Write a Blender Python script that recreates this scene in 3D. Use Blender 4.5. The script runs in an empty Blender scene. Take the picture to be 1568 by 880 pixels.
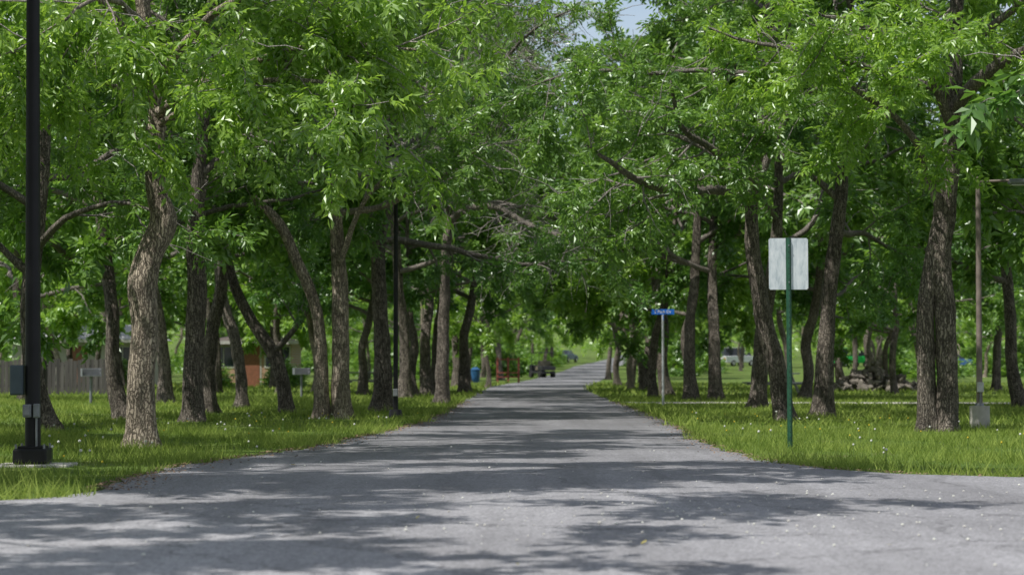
import bpy, math, numpy as np
from mathutils import Vector, Matrix
import bmesh
PI=math.pi
rad=math.radians
FPX=3484.0; HZ=560.0; CH=1.0
def dist(py): return FPX*CH/(py-HZ)
def gp(px,py):
    d=dist(py); return ((px-784)*d/FPX, d)
def hz(py,d): return CH+(HZ-py)*d/FPX
def hx(px,d): return (px-784)*d/FPX
def terr(y):
    y=np.asarray(y,dtype=float)
    q=np.clip(y-110,0,230)
    return 0.00005*q*q+np.clip(y-340,0,None)*0.023

scene=bpy.context.scene
COL=scene.collection
scene.view_settings.view_transform='Standard'
scene.view_settings.look='None'
scene.view_settings.exposure=0

# ---------------------------------------------------------------- materials
def newmat(name):
    m=bpy.data.materials.new(name); m.use_nodes=True
    nt=m.node_tree; nt.nodes.clear()
    out=nt.nodes.new('ShaderNodeOutputMaterial')
    return m,nt,out
def N(nt,t,**kw):
    n=nt.nodes.new(t)
    for k,v in kw.items(): setattr(n,k,v)
    return n
def ramp(nt,stops,interp='LINEAR'):
    r=nt.nodes.new('ShaderNodeValToRGB'); cr=r.color_ramp; cr.interpolation=interp
    while len(cr.elements)<len(stops): cr.elements.new(0.5)
    for e,(p,c) in zip(cr.elements,stops):
        e.position=p; e.color=(c[0],c[1],c[2],1) if not isinstance(c,(int,float)) else (c,c,c,1)
    return r
def noise(nt,vec,scale,detail=4,rough=0.55,dist=0.0):
    n=nt.nodes.new('ShaderNodeTexNoise'); n.inputs['Scale'].default_value=scale
    n.inputs['Detail'].default_value=detail; n.inputs['Roughness'].default_value=rough
    n.inputs['Distortion'].default_value=dist
    if vec is not None: nt.links.new(vec,n.inputs['Vector'])
    return n
def mixc(nt,fac,a,b,mode='MIX'):
    m=nt.nodes.new('ShaderNodeMix'); m.data_type='RGBA'; m.blend_type=mode
    for s,v in ((0,fac),(6,a),(7,b)):
        if isinstance(v,(int,float)): m.inputs[s].default_value=v
        elif isinstance(v,tuple): m.inputs[s].default_value=(v[0],v[1],v[2],1)
        else: nt.links.new(v,m.inputs[s])
    return m.outputs[2]
def pmat(name,col,rough=0.6,metal=0.0,var=0.25,vscale=6.0,bump=0.0,spec=0.5):
    m,nt,out=newmat(name)
    b=N(nt,'ShaderNodeBsdfPrincipled')
    tc=N(nt,'ShaderNodeTexCoord')
    n=noise(nt,tc.outputs['Object'],vscale,5)
    r=ramp(nt,[(0.3,tuple(c*(1-var) for c in col)),(0.7,tuple(min(1,c*(1+var)) for c in col))])
    nt.links.new(n.outputs['Fac'],r.inputs[0]); nt.links.new(r.outputs[0],b.inputs['Base Color'])
    b.inputs['Roughness'].default_value=rough; b.inputs['Metallic'].default_value=metal
    b.inputs['Specular IOR Level'].default_value=spec
    if bump>0:
        n2=noise(nt,tc.outputs['Object'],vscale*8,4)
        bp=N(nt,'ShaderNodeBump'); bp.inputs['Strength'].default_value=bump; bp.inputs['Distance'].default_value=0.01
        nt.links.new(n2.outputs['Fac'],bp.inputs['Height']); nt.links.new(bp.outputs[0],b.inputs['Normal'])
    nt.links.new(b.outputs[0],out.inputs[0])
    return m

def leafmat(name,c0,c1,t0,t1,tf=0.45,gloss=0.05):
    m,nt,out=newmat(name)
    at=N(nt,'ShaderNodeAttribute',attribute_name='tint')
    r=ramp(nt,[(0,c0),(1,c1)]); nt.links.new(at.outputs['Fac'],r.inputs[0])
    r2=ramp(nt,[(0,t0),(1,t1)]); nt.links.new(at.outputs['Fac'],r2.inputs[0])
    b=N(nt,'ShaderNodeBsdfDiffuse')
    nt.links.new(r.outputs[0],b.inputs['Color'])
    t=N(nt,'ShaderNodeBsdfTranslucent'); nt.links.new(r2.outputs[0],t.inputs[0])
    mx=N(nt,'ShaderNodeMixShader'); mx.inputs[0].default_value=tf
    nt.links.new(b.outputs[0],mx.inputs[1]); nt.links.new(t.outputs[0],mx.inputs[2])
    if gloss>0:
        g=N(nt,'ShaderNodeBsdfGlossy'); g.inputs['Roughness'].default_value=0.38; g.inputs['Color'].default_value=(0.9,0.95,0.9,1)
        m2=N(nt,'ShaderNodeMixShader'); m2.inputs[0].default_value=gloss
        nt.links.new(mx.outputs[0],m2.inputs[1]); nt.links.new(g.outputs[0],m2.inputs[2])
        nt.links.new(m2.outputs[0],out.inputs[0])
    else: nt.links.new(mx.outputs[0],out.inputs[0])
    return m
LEAF_A=leafmat('leaf_light_green',(0.12,0.235,0.025),(0.30,0.45,0.08),(0.24,0.47,0.025),(0.52,0.76,0.09),0.46,0.06)
LEAF_B=leafmat('leaf_mid_green',(0.07,0.16,0.025),(0.20,0.34,0.06),(0.14,0.31,0.025),(0.37,0.60,0.08),0.42,0.06)
LEAF_C=leafmat('leaf_deep_green',(0.05,0.13,0.025),(0.15,0.28,0.055),(0.10,0.27,0.03),(0.28,0.50,0.07),0.40,0.06)
GRASS=leafmat('grass_blade',(0.10,0.16,0.03),(0.29,0.36,0.09),(0.18,0.31,0.035),(0.44,0.55,0.11),0.33,0.0)

def barkmat(name,dark,mid,light):
    m,nt,out=newmat(name)
    tc=N(nt,'ShaderNodeTexCoord')
    mp=N(nt,'ShaderNodeMapping'); mp.inputs['Scale'].default_value=(1,1,0.16)
    nt.links.new(tc.outputs['Object'],mp.inputs[0])
    n1=noise(nt,mp.outputs[0],34,6,0.7,0.3)
    v=N(nt,'ShaderNodeTexVoronoi',feature='DISTANCE_TO_EDGE'); v.inputs['Scale'].default_value=30
    wn=noise(nt,tc.outputs['Object'],9,4,0.6)
    wa=mixc(nt,0.09,mp.outputs[0],wn.outputs['Color'],'ADD')
    nt.links.new(wa,v.inputs['Vector'])
    vr=ramp(nt,[(0.0,0.0),(0.20,1.0)]); nt.links.new(v.outputs['Distance'],vr.inputs[0])
    r=ramp(nt,[(0.28,dark),(0.52,mid),(0.74,light)]); nt.links.new(n1.outputs['Fac'],r.inputs[0])
    dk=mixc(nt,vr.outputs[0],tuple(c*0.45 for c in dark),r.outputs[0])
    big=noise(nt,tc.outputs['Object'],2.2,5,0.6); br=ramp(nt,[(0.3,0.6),(0.7,1.3)]); nt.links.new(big.outputs['Fac'],br.inputs[0])
    c2=mixc(nt,1.0,dk,br.outputs[0],'MULTIPLY')
    at=N(nt,'ShaderNodeAttribute',attribute_name='tint')
    c3=mixc(nt,at.outputs['Fac'],c2,(0.36,0.33,0.30))
    b=N(nt,'ShaderNodeBsdfPrincipled'); b.inputs['Roughness'].default_value=0.9; b.inputs['Specular IOR Level'].default_value=0.2
    nt.links.new(c3,b.inputs['Base Color'])
    hh=mixc(nt,0.5,n1.outputs['Fac'],vr.outputs[0])
    bp=N(nt,'ShaderNodeBump'); bp.inputs['Strength'].default_value=1.0; bp.inputs['Distance'].default_value=0.03
    nt.links.new(hh,bp.inputs['Height']); nt.links.new(bp.outputs[0],b.inputs['Normal'])
    nt.links.new(b.outputs[0],out.inputs[0])
    return m
BARK_T=barkmat('bark_tan',(0.25,0.205,0.16),(0.44,0.37,0.29),(0.60,0.52,0.42))
BARK_D=barkmat('bark_dark',(0.115,0.097,0.082),(0.24,0.205,0.17),(0.38,0.33,0.28))

# ---------------------------------------------------------------- mesh from quads
def quadmesh(name,V,F,mats,midx=None,tint=None,smooth=None):
    me=bpy.data.meshes.new(name)
    V=np.asarray(V,dtype=np.float32); F=np.asarray(F,dtype=np.int32)
    me.vertices.add(len(V)); me.vertices.foreach_set('co',V.ravel())
    me.loops.add(F.size); me.loops.foreach_set('vertex_index',F.ravel())
    me.polygons.add(len(F)); me.polygons.foreach_set('loop_start',np.arange(len(F),dtype=np.int32)*F.shape[1])
    for m in mats: me.materials.append(m)
    if midx is not None: me.polygons.foreach_set('material_index',np.asarray(midx,dtype=np.int32))
    if smooth is not None: me.polygons.foreach_set('use_smooth',np.asarray(smooth,dtype=bool))
    me.update(calc_edges=True)
    if tint is not None:
        a=me.attributes.new('tint','FLOAT','POINT'); a.data.foreach_set('value',np.asarray(tint,dtype=np.float32))
    return me
def addobj(name,data,loc=(0,0,0),rot=(0,0,0),scale=(1,1,1),parent=None):
    o=bpy.data.objects.new(name,data); COL.objects.link(o)
    o.location=loc; o.rotation_euler=rot; o.scale=scale
    if parent is not None: o.parent=parent
    return o
def empty(name,loc=(0,0,0),rz=0,rot=None):
    o=bpy.data.objects.new(name,None); COL.objects.link(o); o.location=loc
    o.rotation_euler=rot if rot else (0,0,rz); o.empty_display_size=0.3
    return o

def spray_template(K,leafL,leafW,rach,rng):
    T=[]
    for i in range(K):
        if i==K-1: x=rach; ang=0.0
        else:
            x=rach*(0.2+0.8*(i//2)/max(1,(K-1)//2)); ang=(1 if i%2 else -1)*rad(52+8*rng.standard_normal())
        L=leafL*(0.85+0.3*rng.random()); W=leafW
        d=np.array([math.cos(ang),math.sin(ang),-0.25+0.25*rng.standard_normal()]); d/=np.linalg.norm(d)
        s=np.cross([0,0,1],d); s/=np.linalg.norm(s); n=np.cross(d,s)
        roll=rng.normal(0,0.45); s2=s*math.cos(roll)+n*math.sin(roll); n2=np.cross(d,s2)
        b=np.array([x,0,0])
        T+= [b, b+d*L*0.45+s2*W*0.5+n2*W*0.15, b+d*L-n2*L*0.12, b+d*L*0.45-s2*W*0.5+n2*W*0.15]
    return np.array(T)
def norm(a): return a/np.maximum(np.linalg.norm(a,axis=-1,keepdims=True),1e-9)
def sprays(rng,O,D,scale,templates,droop=0.35,jit=0.7):
    n=len(O)
    F=norm(norm(D)*0.7+rng.normal(0,jit,(n,3))+np.array([0,0,-droop]))
    U=norm(np.array([0,0,1.0])+rng.normal(0,0.45,(n,3)))
    S=norm(np.cross(U,F)); Nn=np.cross(F,S)
    s=scale*(0.75+0.5*rng.random(n))
    tid=rng.integers(0,len(templates),n)
    K4=len(templates[0]); T=np.stack(templates)[tid]
    V=O[:,None,:]+s[:,None,None]*(T[:,:,0:1]*F[:,None,:]+T[:,:,1:2]*S[:,None,:]+T[:,:,2:3]*Nn[:,None,:])
    cl=0.18*np.sin(O[:,0]*2.3+O[:,2]*1.9)*np.sin(O[:,1]*2.1-O[:,2]*1.3+1)
    t=np.clip((rng.normal(0.5,0.2,n)+cl)[:,None]+np.repeat(rng.normal(0,0.15,(n,K4//4)),4,axis=1),0,1)
    return V.reshape(-1,3),t.reshape(-1)
rT=np.random.default_rng(3)
TPL7=[spray_template(7,0.108,0.043,0.23,rT) for _ in range(6)]
TPL5=[spray_template(5,0.15,0.074,0.20,rT) for _ in range(6)]

class Tree:
    def __init__(s,seed):
        s.rng=np.random.default_rng(seed); s.V=[];s.F=[];s.T=[];s.nv=0;s.segs=[]
    def tube(s,P,R,sides,tint=0.0,trunk=False):
        P=np.asarray(P,float); R=np.asarray(R,float); n=len(P)
        t=np.gradient(P,axis=0); t=norm(t)
        m=np.abs(P[-1]-P[0]); ref=np.zeros(3); ref[np.argmin(m)]=1
        u=norm(ref-(t@ref)[:,None]*t); v=np.cross(t,u)
        a=np.arange(sides)*2*PI/sides
        rr=R[:,None]*np.ones((1,sides))
        if trunk:
            z=P[:,2][:,None]; ph=s.rng.random(8)*6.28
            rr=rr*(1+0.07*np.sin(2*a+ph[0]+z*1.1)+0.06*np.sin(3*a+ph[1]-z*1.7)+0.045*np.sin(5*a+ph[2]+z*0.8)+0.035*np.sin(7*a+ph[5]-z*0.5)+0.06*np.sin(z*5+ph[3])*np.sin(a+ph[4])+0.05*np.sin(z*9+ph[5])*np.sin(2*a+ph[1]))
            rr=rr*(1+np.exp(-np.clip(z,0,None)/0.16)*(0.32+0.22*np.cos(5*a+ph[6])+0.12*np.cos(3*a+ph[7])))
        ring=P[:,None,:]+rr[:,:,None]*(np.cos(a)[None,:,None]*u[:,None,:]+np.sin(a)[None,:,None]*v[:,None,:])
        i=np.arange(n-1)[:,None]*sides; j=np.arange(sides)[None,:]; j2=(j+1)%sides
        F=np.stack([i+j,i+j2,i+sides+j2,i+sides+j],-1).reshape(-1,4)+s.nv
        s.V.append(ring.reshape(-1,3)); s.F.append(F); s.T.append(np.full(n*sides,tint)); s.nv+=n*sides
    def path(s,p,d,L,seg,wob,up):
        n=max(3,int(L/seg)+1); P=[np.array(p,float)]; d=np.array(d,float); st=L/(n-1)
        W=s.rng.normal(0,wob,(n,3))
        for i in range(n-1):
            d=d+W[i]; d[2]+=up; d/=math.sqrt(d@d); P.append(P[-1]+d*st)
        return np.array(P)
    def cdir(s,d,ang,flat=0.5):
        r=s.rng.normal(0,1,3); r[2]*=flat; r-=(r@d)*d; r/=math.sqrt(r@r)+1e-9
        return d*math.cos(ang)+r*math.sin(ang)
    def limb(s,P,r0,r1,c,lvl=1,start=0.22):
        n=len(P); R=np.linspace(1,0,n)**0.8*(r0-r1)+r1
        if lvl==1: s.tube(P,R,8 if r0>0.05 else 6,0.25)
        L=np.linalg.norm(np.diff(P,axis=0),axis=1).sum()
        k=int(L/c['sub_sp'])
        for q in range(k):
            f=start+(1-start)*(q+s.rng.random())/k; x=f*(n-1); i=min(int(x),n-2); p=P[i]+(P[i+1]-P[i])*(x-i)
            d=P[i+1]-P[i]; d=d/np.linalg.norm(d)
            l2=c['subL']*(0.55+0.7*s.rng.random())*(1.15-0.5*f)
            P2=s.path(p,s.cdir(d,rad(35+35*s.rng.random())),l2,0.32,0.18,c['up2'])
            rr=max(0.012,(r1+(r0-r1)*(1-f)**0.8)*0.45)
            s.tube(P2,np.linspace(rr,0.007,len(P2)),5,0.6)
            if s.rng.random()>c['bare']*0.7: s.segs.append((P2[1:],0.7))
            m=int(l2/c['tw_sp'])
            for w in range(m):
                f2=0.15+0.85*(w+s.rng.random())/m; x=f2*(len(P2)-1); i2=min(int(x),len(P2)-2); p2=P2[i2]+(P2[i2+1]-P2[i2])*(x-i2)
                d2=P2[i2+1]-P2[i2]; d2=d2/np.linalg.norm(d2)
                P3=s.path(p2,s.cdir(d2,rad(30+40*s.rng.random()),0.8),0.45+0.6*s.rng.random(),0.2,0.24,c['up3'])
                s.tube(P3,np.linspace(0.010,0.0045,len(P3)),3,1.0)
                if s.rng.random()>c['bare']: s.segs.append((P3,1.0))
        s.segs.append((P[int(n*0.75):],0.5))
    def finish(s,name,bark,leaf,nspr,tpl,lscale,droop):
        A=[];D=[];W=[]
        for P,w in s.segs:
            if len(P)<2: continue
            A.append(P[:-1]); dd=P[1:]-P[:-1]; D.append(dd); W.append(np.linalg.norm(dd,axis=1)*w)
        A=np.concatenate(A);D=np.concatenate(D);W=np.concatenate(W)
        cum=np.cumsum(W); x=s.rng.random(nspr)*cum[-1]; idx=np.minimum(np.searchsorted(cum,x),len(W)-1)
        O=A[idx]+D[idx]*s.rng.random((nspr,1))+s.rng.normal(0,0.03,(nspr,3))
        LV,LT=sprays(s.rng,O,D[idx],lscale,tpl,droop)
        LF=np.arange(len(LV)).reshape(-1,4)+s.nv
        bF=np.concatenate(s.F)
        V=np.concatenate(s.V+[LV]); F=np.concatenate([bF,LF]); T=np.concatenate(s.T+[LT])
        mi=np.concatenate([np.zeros(len(bF)),np.ones(len(LF))]); sm=mi==0
        return quadmesh(name,V,F,[bark,leaf],mi,T,sm)
def catmull(P,R,step=0.10):
    P=np.asarray(P,float); R=np.asarray(R,float)
    t=np.concatenate([[0],np.cumsum(np.linalg.norm(np.diff(P,axis=0),axis=1))])
    n=max(6,int(t[-1]/step)); x=np.linspace(0,t[-1],n)
    m=np.gradient(P,t,axis=0)
    i=np.clip(np.searchsorted(t,x,side='right')-1,0,len(t)-2); h=(t[i+1]-t[i]); u=((x-t[i])/h)[:,None]; h=h[:,None]
    Q=(2*u**3-3*u**2+1)*P[i]+(u**3-2*u**2+u)*h*m[i]+(-2*u**3+3*u**2)*P[i+1]+(u**3-u**2)*h*m[i+1]
    return Q,np.interp(x,t,R)

DEF=dict(H=11.5,R=4.6,h0=3.0,nl=12,sub_sp=0.5,subL=1.7,tw_sp=0.27,up2=-0.02,up3=-0.04,bare=0.35,
         nspr=5800,tpl=TPL7,ls=1.1,droop=0.35,bark=BARK_D,leaf=LEAF_B,limbup=0.035,elev0=14,xbare=0.5)
def build_tree(name,seed,trunk,radii,extra=(),trunks2=(),**kw):
    c=dict(DEF); c.update(kw)
    T=Tree(seed); rng=T.rng
    P,R=catmull(trunk,radii)
    T.tube(P,R,24,0.0,True)
    for tp,tr in trunks2:
        P2,R2=catmull(tp,tr); T.tube(P2,R2,20,0.0,True)
    ztop=P[-1][2]; az=rng.random()*6.28
    for i in range(c['nl']):
        f=(i+0.3*rng.random())/c['nl']
        z=c['h0']+(ztop-c['h0'])*f
        k=int(np.argmin(np.abs(P[:,2]-z))); az+=2.4+rng.normal(0,0.3)
        el=rad(c['elev0']+50*f+rng.normal(0,9))
        d=np.array([math.cos(az)*math.cos(el),math.sin(az)*math.cos(el),math.sin(el)])
        L=c['R']*(0.7+0.5*rng.random())*(1-0.5*f)
        r0=min(R[k]*0.6,0.03+0.016*L)
        LP=T.path(P[k],d,L,0.4,0.13,c['limbup']-0.03*(1-f))
        T.limb(LP,r0,0.012,c)
    cx=dict(c); cx['bare']=c['xbare']; cx['sub_sp']=c['sub_sp']*1.1
    for ep,er in extra:
        EP,ER=catmull(ep,er,0.3)
        EP=EP+np.cumsum(rng.normal(0,0.02,EP.shape),axis=0)*0.8
        T.tube(EP,ER,10,0.15)
        T.limb(EP,ER[0]*0.9,ER[-1],cx,2,0.35)
    return T.finish(name,c['bark'],c['leaf'],c['nspr'],c['tpl'],c['ls'],c['droop'])
def hero(name,base,pts,extra=(),trunks2=(),top=None,**kw):
    X,d=gp(*base)
    def cv(l):
        out=[];rr=[]
        for q in l:
            px,py,r=q[:3]; oy=q[3] if len(q)>3 else 0.0
            dd=d+oy
            out.append((hx(px,dd)-X,oy,hz(py,dd))); rr.append(r)
        return out,rr
    tp,tr=cv(pts); tp[0]=(tp[0][0],0,-0.08)
    if top: 
        tp.append((tp[-1][0]+top[0],tp[-1][1]+top[1],top[2])); tr.append(0.03)
    ex=[cv(e) for e in extra]
    t2=[]
    for e in trunks2:
        a,b=cv(e); a[0]=(a[0][0],a[0][1],-0.08); t2.append((a,b))
    seed=kw.pop('seed')
    me=build_tree(name,seed,tp,tr,ex,t2,**kw)
    return addobj(name,me,(X,d,0))

# ---------------------------------------------------------------- hero trees
hero('ash_tree',(217,685),[(217,690,0.175),(216,640,0.165),(217,580,0.155),(221,500,0.15),(219,435,0.175),(232,385,0.16),(250,335,0.17),(240,295,0.135),(237,230,0.12),(238,160,0.11),(225,80,0.09)],
     extra=[[(240,175,0.08),(290,135,0.06,-0.4),(380,95,0.05,-1.0),(500,70,0.035,-1.3),(640,85,0.018,-1.5)],
            [(238,165,0.08),(205,90,0.06,-0.3),(165,20,0.05,-.6),(110,-40,0.02,-1)],
            [(236,250,0.07),(215,190,0.055,-0.2),(180,130,0.045,-0.6),(100,70,0.015,-1.2)],
            [(238,120,0.06),(330,20,0.05,-0.8),(430,-10,0.035,-1.8),(560,-5,0.015,-2.5)],
            [(240,190,0.05),(320,150,0.04,-1.0),(420,120,0.03,-1.8),(560,140,0.015,-2.2)]],
     top=(-0.3,0.3,10.5),seed=11,bark=BARK_T,leaf=LEAF_A,h0=4.5,R=4.6,nl=10,nspr=8200,droop=0.75,up3=-0.10,up2=-0.05,bare=0.2,xbare=0.08)
hero('elm_tree',(295,645),[(295,650,0.21),(296,560,0.18),(302,450,0.16),(298,380,0.15),(300,300,0.13),(310,200,0.11)],
     top=(0.2,0.2,10.5),seed=12,h0=3.2,R=4.6,nl=13)
hero('elm_tree',(522,641),[(524,650,0.19),(522,560,0.155),(520,450,0.145),(515,340,0.12),(512,240,0.10),(516,120,0.08)],
     trunks2=[[(493,650,0.15),(492,560,0.13),(486,480,0.115),(455,400,0.10),(425,340,0.09),(385,300,0.06)]],
     extra=[[(520,400,0.06,-.3),(545,330,0.05,-.8),(590,270,0.03,-1.4),(640,230,0.02,-1.8)],[(515,300,0.06),(470,230,0.05,-.8),(430,150,0.03,-1.5)]],
     top=(0.2,0.2,11),seed=13,h0=3.9,R=4.6,nspr=4200,bark=BARK_T,leaf=LEAF_B,bare=0.6,xbare=0.8,sub_sp=0.4,tw_sp=0.22)
hero('oak_tree',(585,629),[(585,634,0.21),(586,560,0.19),(582,470,0.17),(580,380,0.15),(592,300,0.12),(600,200,0.1)],
     top=(0.2,0.2,11.5),seed=14,h0=3.6,R=4.8,leaf=LEAF_C,bare=0.45,nspr=5200)
hero('elm_tree',(677,617),[(677,622,0.19),(678,540,0.16),(681,440,0.14),(684,370,0.13),(692,335,0.12),(700,240,0.1)],
     extra=[[(690,338,0.11),(715,318,0.09,-1),(760,312,0.08,-2.5),(800,335,0.065,-4),(850,352,0.05,-5),(905,362,0.02,-6)],
            [(692,330,0.09),(670,270,0.06,-1),(640,220,0.03,-2)],[(695,320,0.08),(760,200,0.06,-1),(820,120,0.03,-1)],
            [(695,300,0.08),(740,160,0.06,-3),(800,60,0.04,-6),(880,10,0.02,-8)]],
     top=(0.3,0.3,13),seed=15,h0=4.8,R=5.8,nl=17,nspr=5200,bare=0.7,xbare=0.9,sub_sp=0.33,tw_sp=0.19,bark=BARK_D,subL=2.0)
hero('oak_tree',(1200,643),[(1203,648,0.19),(1192,580,0.165),(1172,500,0.15),(1160,430,0.14),(1152,360,0.135),(1152,300,0.13),(1165,220,0.11)],
     extra=[[(1152,300,0.12),(1120,290,0.09,-.5),(1040,288,0.08,-2),(985,272,0.065,-3),(945,245,0.05,-4),(905,215,0.02,-4.5)],
            [(1158,285,0.11),(1130,255,0.08,-.8),(1095,225,0.07,-1.5),(1045,190,0.05,-2),(1030,130,0.03,-2.5)],
            [(1160,270,0.1),(1190,200,0.08),(1215,140,0.05),(1260,80,0.03)]],
     top=(0.2,0.2,11.5),seed=16,h0=4.5,R=5.1,nspr=7400,leaf=LEAF_B,bark=BARK_D,xbare=0.6)
hero('elm_tree',(1258,638),[(1256,643,0.20),(1262,560,0.17),(1268,480,0.155),(1276,400,0.145),(1284,340,0.135),(1292,250,0.11)],
     top=(0.3,0.2,11),seed=17,h0=3.6,R=4.5,leaf=LEAF_C)
hero('oak_tree',(1440,660),[(1448,665,0.20),(1450,600,0.165),(1448,500,0.15),(1440,400,0.145),(1446,330,0.16),(1458,240,0.15),(1462,170,0.13)],
     trunks2=[[(1420,665,0.17),(1418,590,0.13),(1417,500,0.125),(1424,420,0.115),(1440,340,0.115)]],
     extra=[[(1460,170,0.12),(1485,135,0.10,-.5),(1530,100,0.09,-1),(1580,75,0.06,-1.5),(1640,50,0.03,-2)],
            [(1445,330,0.09),(1420,250,0.07,-0.3),(1380,180,0.05,-0.9),(1300,120,0.03,-1.6)],
            [(1460,200,0.09),(1430,120,0.07,-.5),(1360,50,0.05,-1.2),(1260,20,0.02,-2)]],
     top=(0.2,0.3,11),seed=18,h0=4.5,R=4.8,nspr=8200,leaf=LEAF_A,bark=BARK_D,xbare=0.15)
hero('elm_tree',(68,658),[(72,662,0.2),(55,580,0.15),(45,480,0.14),(50,400,0.13),(60,300,0.11)],
     extra=[[(48,420,0.08),(15,395,0.06),(-40,340,0.03)],[(52,380,0.07),(100,335,0.05,-.8),(190,310,0.03,-1.6),(250,330,0.015,-2)]],
     top=(0.1,0.2,10),seed=19,h0=3.3,R=4.4,leaf=LEAF_B,nspr=5200)
hero('elm_tree',(440,632),[(442,637,0.17),(432,580,0.15),(412,530,0.13),(385,492,0.11),(360,440,0.1),(345,380,0.08)],
     extra=[[(418,540,0.07),(450,500,0.06,-.5),(480,450,0.04,-1)]],
     top=(-0.3,0.2,9),seed=20,h0=3.2,R=3.8,nspr=4400,leaf=LEAF_C)

# ---------------------------------------------------------------- shared tree shapes
protos=[]
def pt(seed,H,r,h0,R,leaf,lean=0.0,bark=BARK_D,**kw):
    rg=np.random.default_rng(seed+100)
    hs=[-0.08,0.8,1.8,2.8,4.2,6.0,H*0.8]
    x=0;y=0;P=[]
    for i,h in enumerate(hs):
        P.append((x,y,h)); x+=rg.normal(lean,0.13); y+=rg.normal(0,0.13)
    rr=[r,r*0.82,r*0.75,r*0.7,r*0.55,r*0.38,0.03]
    return build_tree('tree_shape',seed,P,rr,h0=h0,R=R,leaf=leaf,bark=bark,nspr=kw.pop('nspr',3500),tpl=TPL5,ls=1.35,tw_sp=0.4,sub_sp=0.6,**kw)
protos=[pt(31,11,0.17,2.6,4.6,LEAF_B),pt(32,12,0.20,2.9,5.0,LEAF_C,0.12),pt(33,10.5,0.14,2.4,4.3,LEAF_A,0.15),
        pt(34,12.5,0.18,3.1,4.9,LEAF_B,-0.14),pt(35,11,0.15,2.5,4.6,LEAF_A,0.05,BARK_T,bare=0.5,nspr=2600)]
PN=['elm_tree','oak_tree','ash_tree','elm_tree','oak_tree']
rng=np.random.default_rng(77)
placed=[]
def put(X,Y,k=None,s=None,rz=None):
    k=int(rng.integers(0,5)) if k is None else k
    s=0.88+0.3*rng.random() if s is None else s
    rz=rng.random()*6.28 if rz is None else rz
    addobj(PN[k],protos[k],(X,Y,float(terr(Y))),(rng.normal(0,0.03),rng.normal(0,0.03),rz),(s,s,s*(0.95+0.12*rng.random())))
    placed.append((X,Y))
KK={(1057,613):3,(1160,626):3,(1000,608):2,(748,593):2,(985,597):2,(1095,613):3,(1230,611):1}
for b in [(190,641),(255,617),(322,632),(372,624),(555,604),(635,607),(655,604),(711,600),(748,593),(330,601),(150,600),(95,597),(485,600),
          (1230,611),(1160,626),(1095,613),(1057,613),(1000,608),(985,597),(966,595),(946,589),(931,583),(1370,603),(1357,598),(1330,592),(1563,623),
          (1450,600),(1525,598),(1410,594),(1290,597),(430,603)]:
    X,Y=gp(*b); put(X,Y,k=KK.get(b),s=1.15 if b in ((1057,613),(1160,626),(1095,613)) else None)
# off-frame neighbours of the avenue
for X,Y,s,k in [(-9.2,9.2,1.2,1),(-7.6,17.6,1.5,3),(-10.8,27,1.1,0),(-12.5,34,1.0,2),(-12.5,4,1.1,1),(-13,13,1.2,0),(11.5,31,1.1,1),(12.5,41,1.1,0),(14,52,1.1,3),(-16,20,1.1,1)]:
    put(X,Y,s=s,k=k,rz=0.6)
for X,Y,s in [(-3.3,70,1.2),(5.2,76,1.2),(-2.9,88,1.3),(5.6,95,1.3),(-2.6,108,1.3),(5.9,114,1.3),(-0.8,150,1.3),(0.2,178,1.4),(0.6,196,1.5),(3.2,222,1.5),(4.2,243,1.6),(12,190,1.4),(14.5,222,1.5),(17,252,1.6),(9.5,158,1.3),(4.5,268,1.5),(18,285,1.6)]: put(X,Y,k=3 if X<0 else (2 if Y>140 else 0),s=s)
allp=placed+[gp(*b) for b in [(217,685),(295,645),(522,641),(585,629),(677,617),(1200,643),(1258,638),(1440,660),(68,658),(440,632)]]
CYK=[0,43,87,116,170,250,350,600]; CXK=[0.45,0.65,1.0,1.6,4.7,9.3,20,50]
def rc(y): return np.interp(y,CYK,CXK)
tries=0;cnt=0
while tries<6000 and cnt<80:
    tries+=1
    Y=58+rng.random()**0.8*220; X=rng.uniform(-0.235*Y-4,0.235*Y+4)
    if abs(X-rc(Y))<4.6: continue
    if -26<X<-8 and 70<Y<96: continue
    if min((X-a)**2+(Y-b)**2 for a,b in allp)<(6.4+Y*0.02)**2: continue
    allp.append((X,Y)); put(X,Y); cnt+=1

def mass(name,nclump,per,seed):
    rg=np.random.default_rng(seed)
    cx=rg.uniform(-100,110,nclump); cy=rg.uniform(285,330,nclump)
    far=np.abs(cx-rc(cy))<4; cy=np.where(far,cy+70,cy)
    ch=rg.uniform(0,1,nclump)**1.1*(15+4*np.sin(cx*0.09)+3*np.sin(cx*0.31))
    C=np.stack([cx,cy,terr(cy)+ch+0.3],-1)
    O=np.repeat(C,per,axis=0)+norm(rg.normal(0,1,(nclump*per,3)))*(rg.random((nclump*per,1))**0.4)*np.array([2.8,2.8,1.9])
    D=O-np.repeat(C,per,axis=0)
    V,T=sprays(rg,O,D,3.6,TPL5,0.2)
    return addobj(name,quadmesh(name,V,np.arange(len(V)).reshape(-1,4),[LEAF_A],None,T))
mass('distant_trees',900,14,9)

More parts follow.
